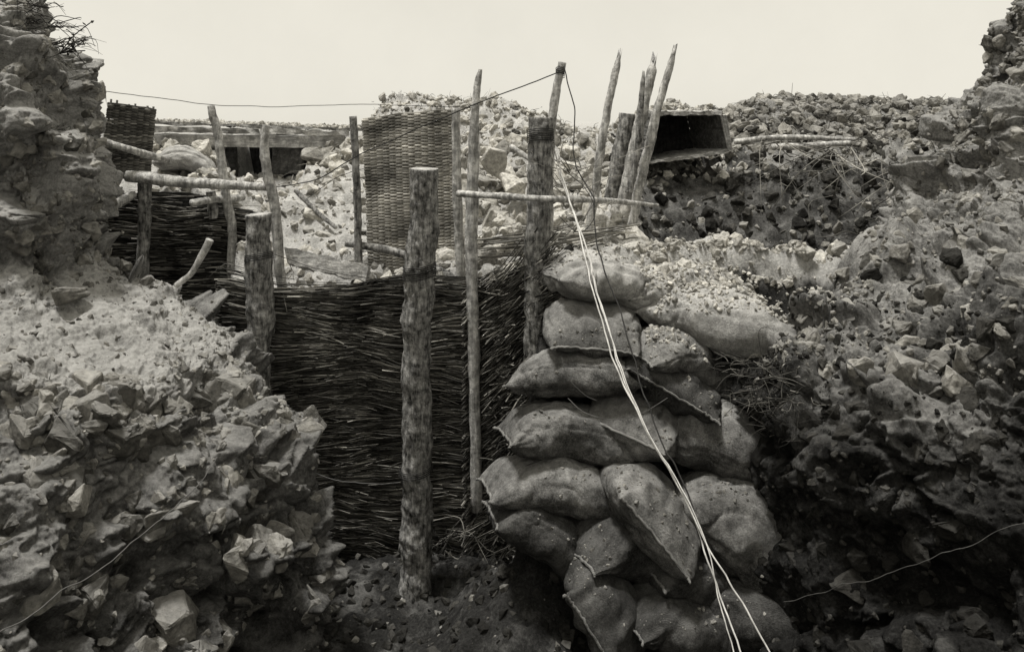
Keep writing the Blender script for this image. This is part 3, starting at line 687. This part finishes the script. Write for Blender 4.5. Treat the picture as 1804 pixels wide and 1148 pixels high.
pp=drop(110,.75,1.6,4.4,4.75);scatter(mb,pp,powsize(len(pp),.02,.05,r,2.),r)
pp=drop(300,.2,.7,4.3,4.6);scatter(mb,pp,powsize(len(pp),.003,.012,r,2.),r)
pp=drop(900,-3.3,-1.3,7.1,7.8);scatter(mb,pp,powsize(len(pp),.008,.035,r,2.),r)
make('crumbled_chalk',mb,M_chalk,kind='stuff',smooth=False)
mb=MB()
pp=drop(1100,.1,1.5,3.65,4.2,1.5);scatter(mb,pp,powsize(len(pp),.002,.013,r,2.4),r)
make('crumbled_earth',mb,M_stone,kind='stuff',smooth=False)

# ---------------------------------------------------------------- wires and cables
def wire(name,pts,rad,mat,label,cat='wire',n=120,jit=.004,sides=6):
    c=spl([P(*q) for q in pts],n);c=c+jit*np.stack([fbm(c*7,3,s) for s in (1,2,3)],-1)
    mb=MB();addtube(mb,c,rad,sides);return make(name,mb,mat,label=label,category=cat,group='field telephone lines' if cat=='cable' else None)
wire('pale_cable',[(975,262,4.6),(1005,360,4.4),(1040,490,4.1),(1075,620,3.9),(1120,720,3.75),(1200,870,3.55),(1265,990,3.4),(1400,1230,3.2)],.0036,M_cable,"pale cable hanging slack across the sandbags",'cable',jit=.008)
wire('pale_cable',[(985,300,4.62),(1030,430,4.3),(1065,560,4.05),(1095,660,3.85),(1150,775,3.7),(1225,920,3.5),(1255,1010,3.4),(1330,1230,3.2)],.0036,M_cable,"pale cable running down over the sandbags",'cable',jit=.008)
wire('pale_cable',[(960,240,4.6),(990,320,4.5),(1032,440,4.25),(1068,575,4.),(1130,735,3.72),(1240,940,3.45),(1262,1040,3.36),(1310,1230,3.2)],.0026,M_cable,"thin pale cable following the other two",'cable',jit=.008)
wire('dark_cable',[(992,118,4.72),(1012,190,4.65),(1010,280,4.6),(1045,350,4.45),(1050,430,4.3),(1085,530,4.1),(1120,650,3.88),(1155,750,3.72),(1200,850,3.57),(1240,950,3.45)],.0035,M_wire,"dark twisted cable dangling from a stake",'cable',jit=.01)
wire('iron_wire',[(165,158,4.7),(370,184,5.),(500,188,5.2),(640,184,5.2),(830,190,4.8)],.0022,M_wire,"thin wire strung slack between stakes")
wire('iron_wire',[(484,330,5.08),(560,315,5.),(640,270,4.95),(830,187,4.8),(985,127,4.72)],.0032,M_wire,"dark wire rising to the leaning stake tip")
wire('iron_wire',[(-60,1160,2.45),(60,1080,2.62),(230,960,2.85),(330,870,3.1),(385,810,3.4)],.0018,M_gwire,"thin pale wire lying over the stony bank",jit=.012)
wire('iron_wire',[(1380,1060,3.3),(1520,1020,3.0),(1660,975,2.8),(1900,880,2.5)],.0010,M_gwire,"thin pale wire crossing the dark bank",jit=.012)
wire('iron_wire',[(530,826,4.75),(620,850,4.7),(700,850,4.5),(726,838,4.47)],.0025,M_gwire,"loose wire loop tied to the post")
wire('iron_wire',[(540,350,5.7),(600,310,5.6),(690,290,5.15),(760,292,5.1)],.002,M_wire,"thin loose wire beside the screen")
wire('iron_wire',[(990,630,3.87),(1000,665,3.85),(1030,695,3.85),(1050,705,3.87)],.0014,M_gwire,"bit of loose wire on a sandbag",n=30)
wire('iron_wire',[(1000,700,4.0),(1030,725,3.9),(1080,738,3.86),(1130,728,3.8),(1175,700,3.85)],.0014,M_gwire,"slack wire looping over two sandbags",n=40)
wire('iron_wire',[(860,850,4.2),(900,832,4.05),(950,812,4.0),(970,806,4.02)],.0025,M_gwire,"stiff bent wire lying on a sandbag",n=30)
wire('iron_wire',[(980,290,4.6),(1030,330,4.5),(1048,380,4.4),(1020,410,4.4),(985,380,4.5)],.002,M_wire,"tangled loop of wire behind the post",n=50)

# ---------------------------------------------------------------- light, sky, camera
sun_dir=Vector((-.22,-.06,1.)).normalized()
sd=bpy.data.lights.new('sun','SUN');sd.energy=4.1;sd.angle=math.radians(10);sd.color=(1,.98,.94)
so=bpy.data.objects.new('sun',sd);col_link(so);so.rotation_euler=sun_dir.to_track_quat('Z','Y').to_euler();so.location=(0,0,8)
w=bpy.data.worlds.new('World');bpy.context.scene.world=w;w.use_nodes=True;nt=w.node_tree;bg=nt.nodes['Background']
sky=nt.nodes.new('ShaderNodeTexSky');sky.sky_type='NISHITA';sky.sun_disc=False
sky.sun_elevation=math.asin(sun_dir.z);sky.sun_rotation=math.atan2(sun_dir.x,sun_dir.y)
bw=nt.nodes.new('ShaderNodeRGBToBW');nt.links.new(sky.outputs[0],bw.inputs[0])
gc=nt.nodes.new('ShaderNodeTexCoord');cn=noise(nt,gc.outputs['Generated'],3.5,8,.65)
cl=ramp(nt,cn,[(.3,.92),(.7,1.)])
a=mixc(nt,.85,bw.outputs[0],(9.2,9.0,8.3,1));b=mixc(nt,1.,a,cl,'MULTIPLY')
nt.links.new(b,bg.inputs['Color']);bg.inputs['Strength'].default_value=.1
cd=bpy.data.cameras.new('camera');co=bpy.data.objects.new('camera',cd);col_link(co)
co.location=(0,0,CZ);co.rotation_euler=(math.radians(90),0,0);cd.sensor_width=36;cd.sensor_fit='HORIZONTAL';cd.lens=F/1804*36;cd.shift_y=-(574-V0)/1804
cd.clip_start=.05;cd.clip_end=6000
sc=bpy.context.scene;sc.camera=co
sc.view_settings.view_transform='Standard';sc.view_settings.look='None';sc.view_settings.exposure=0
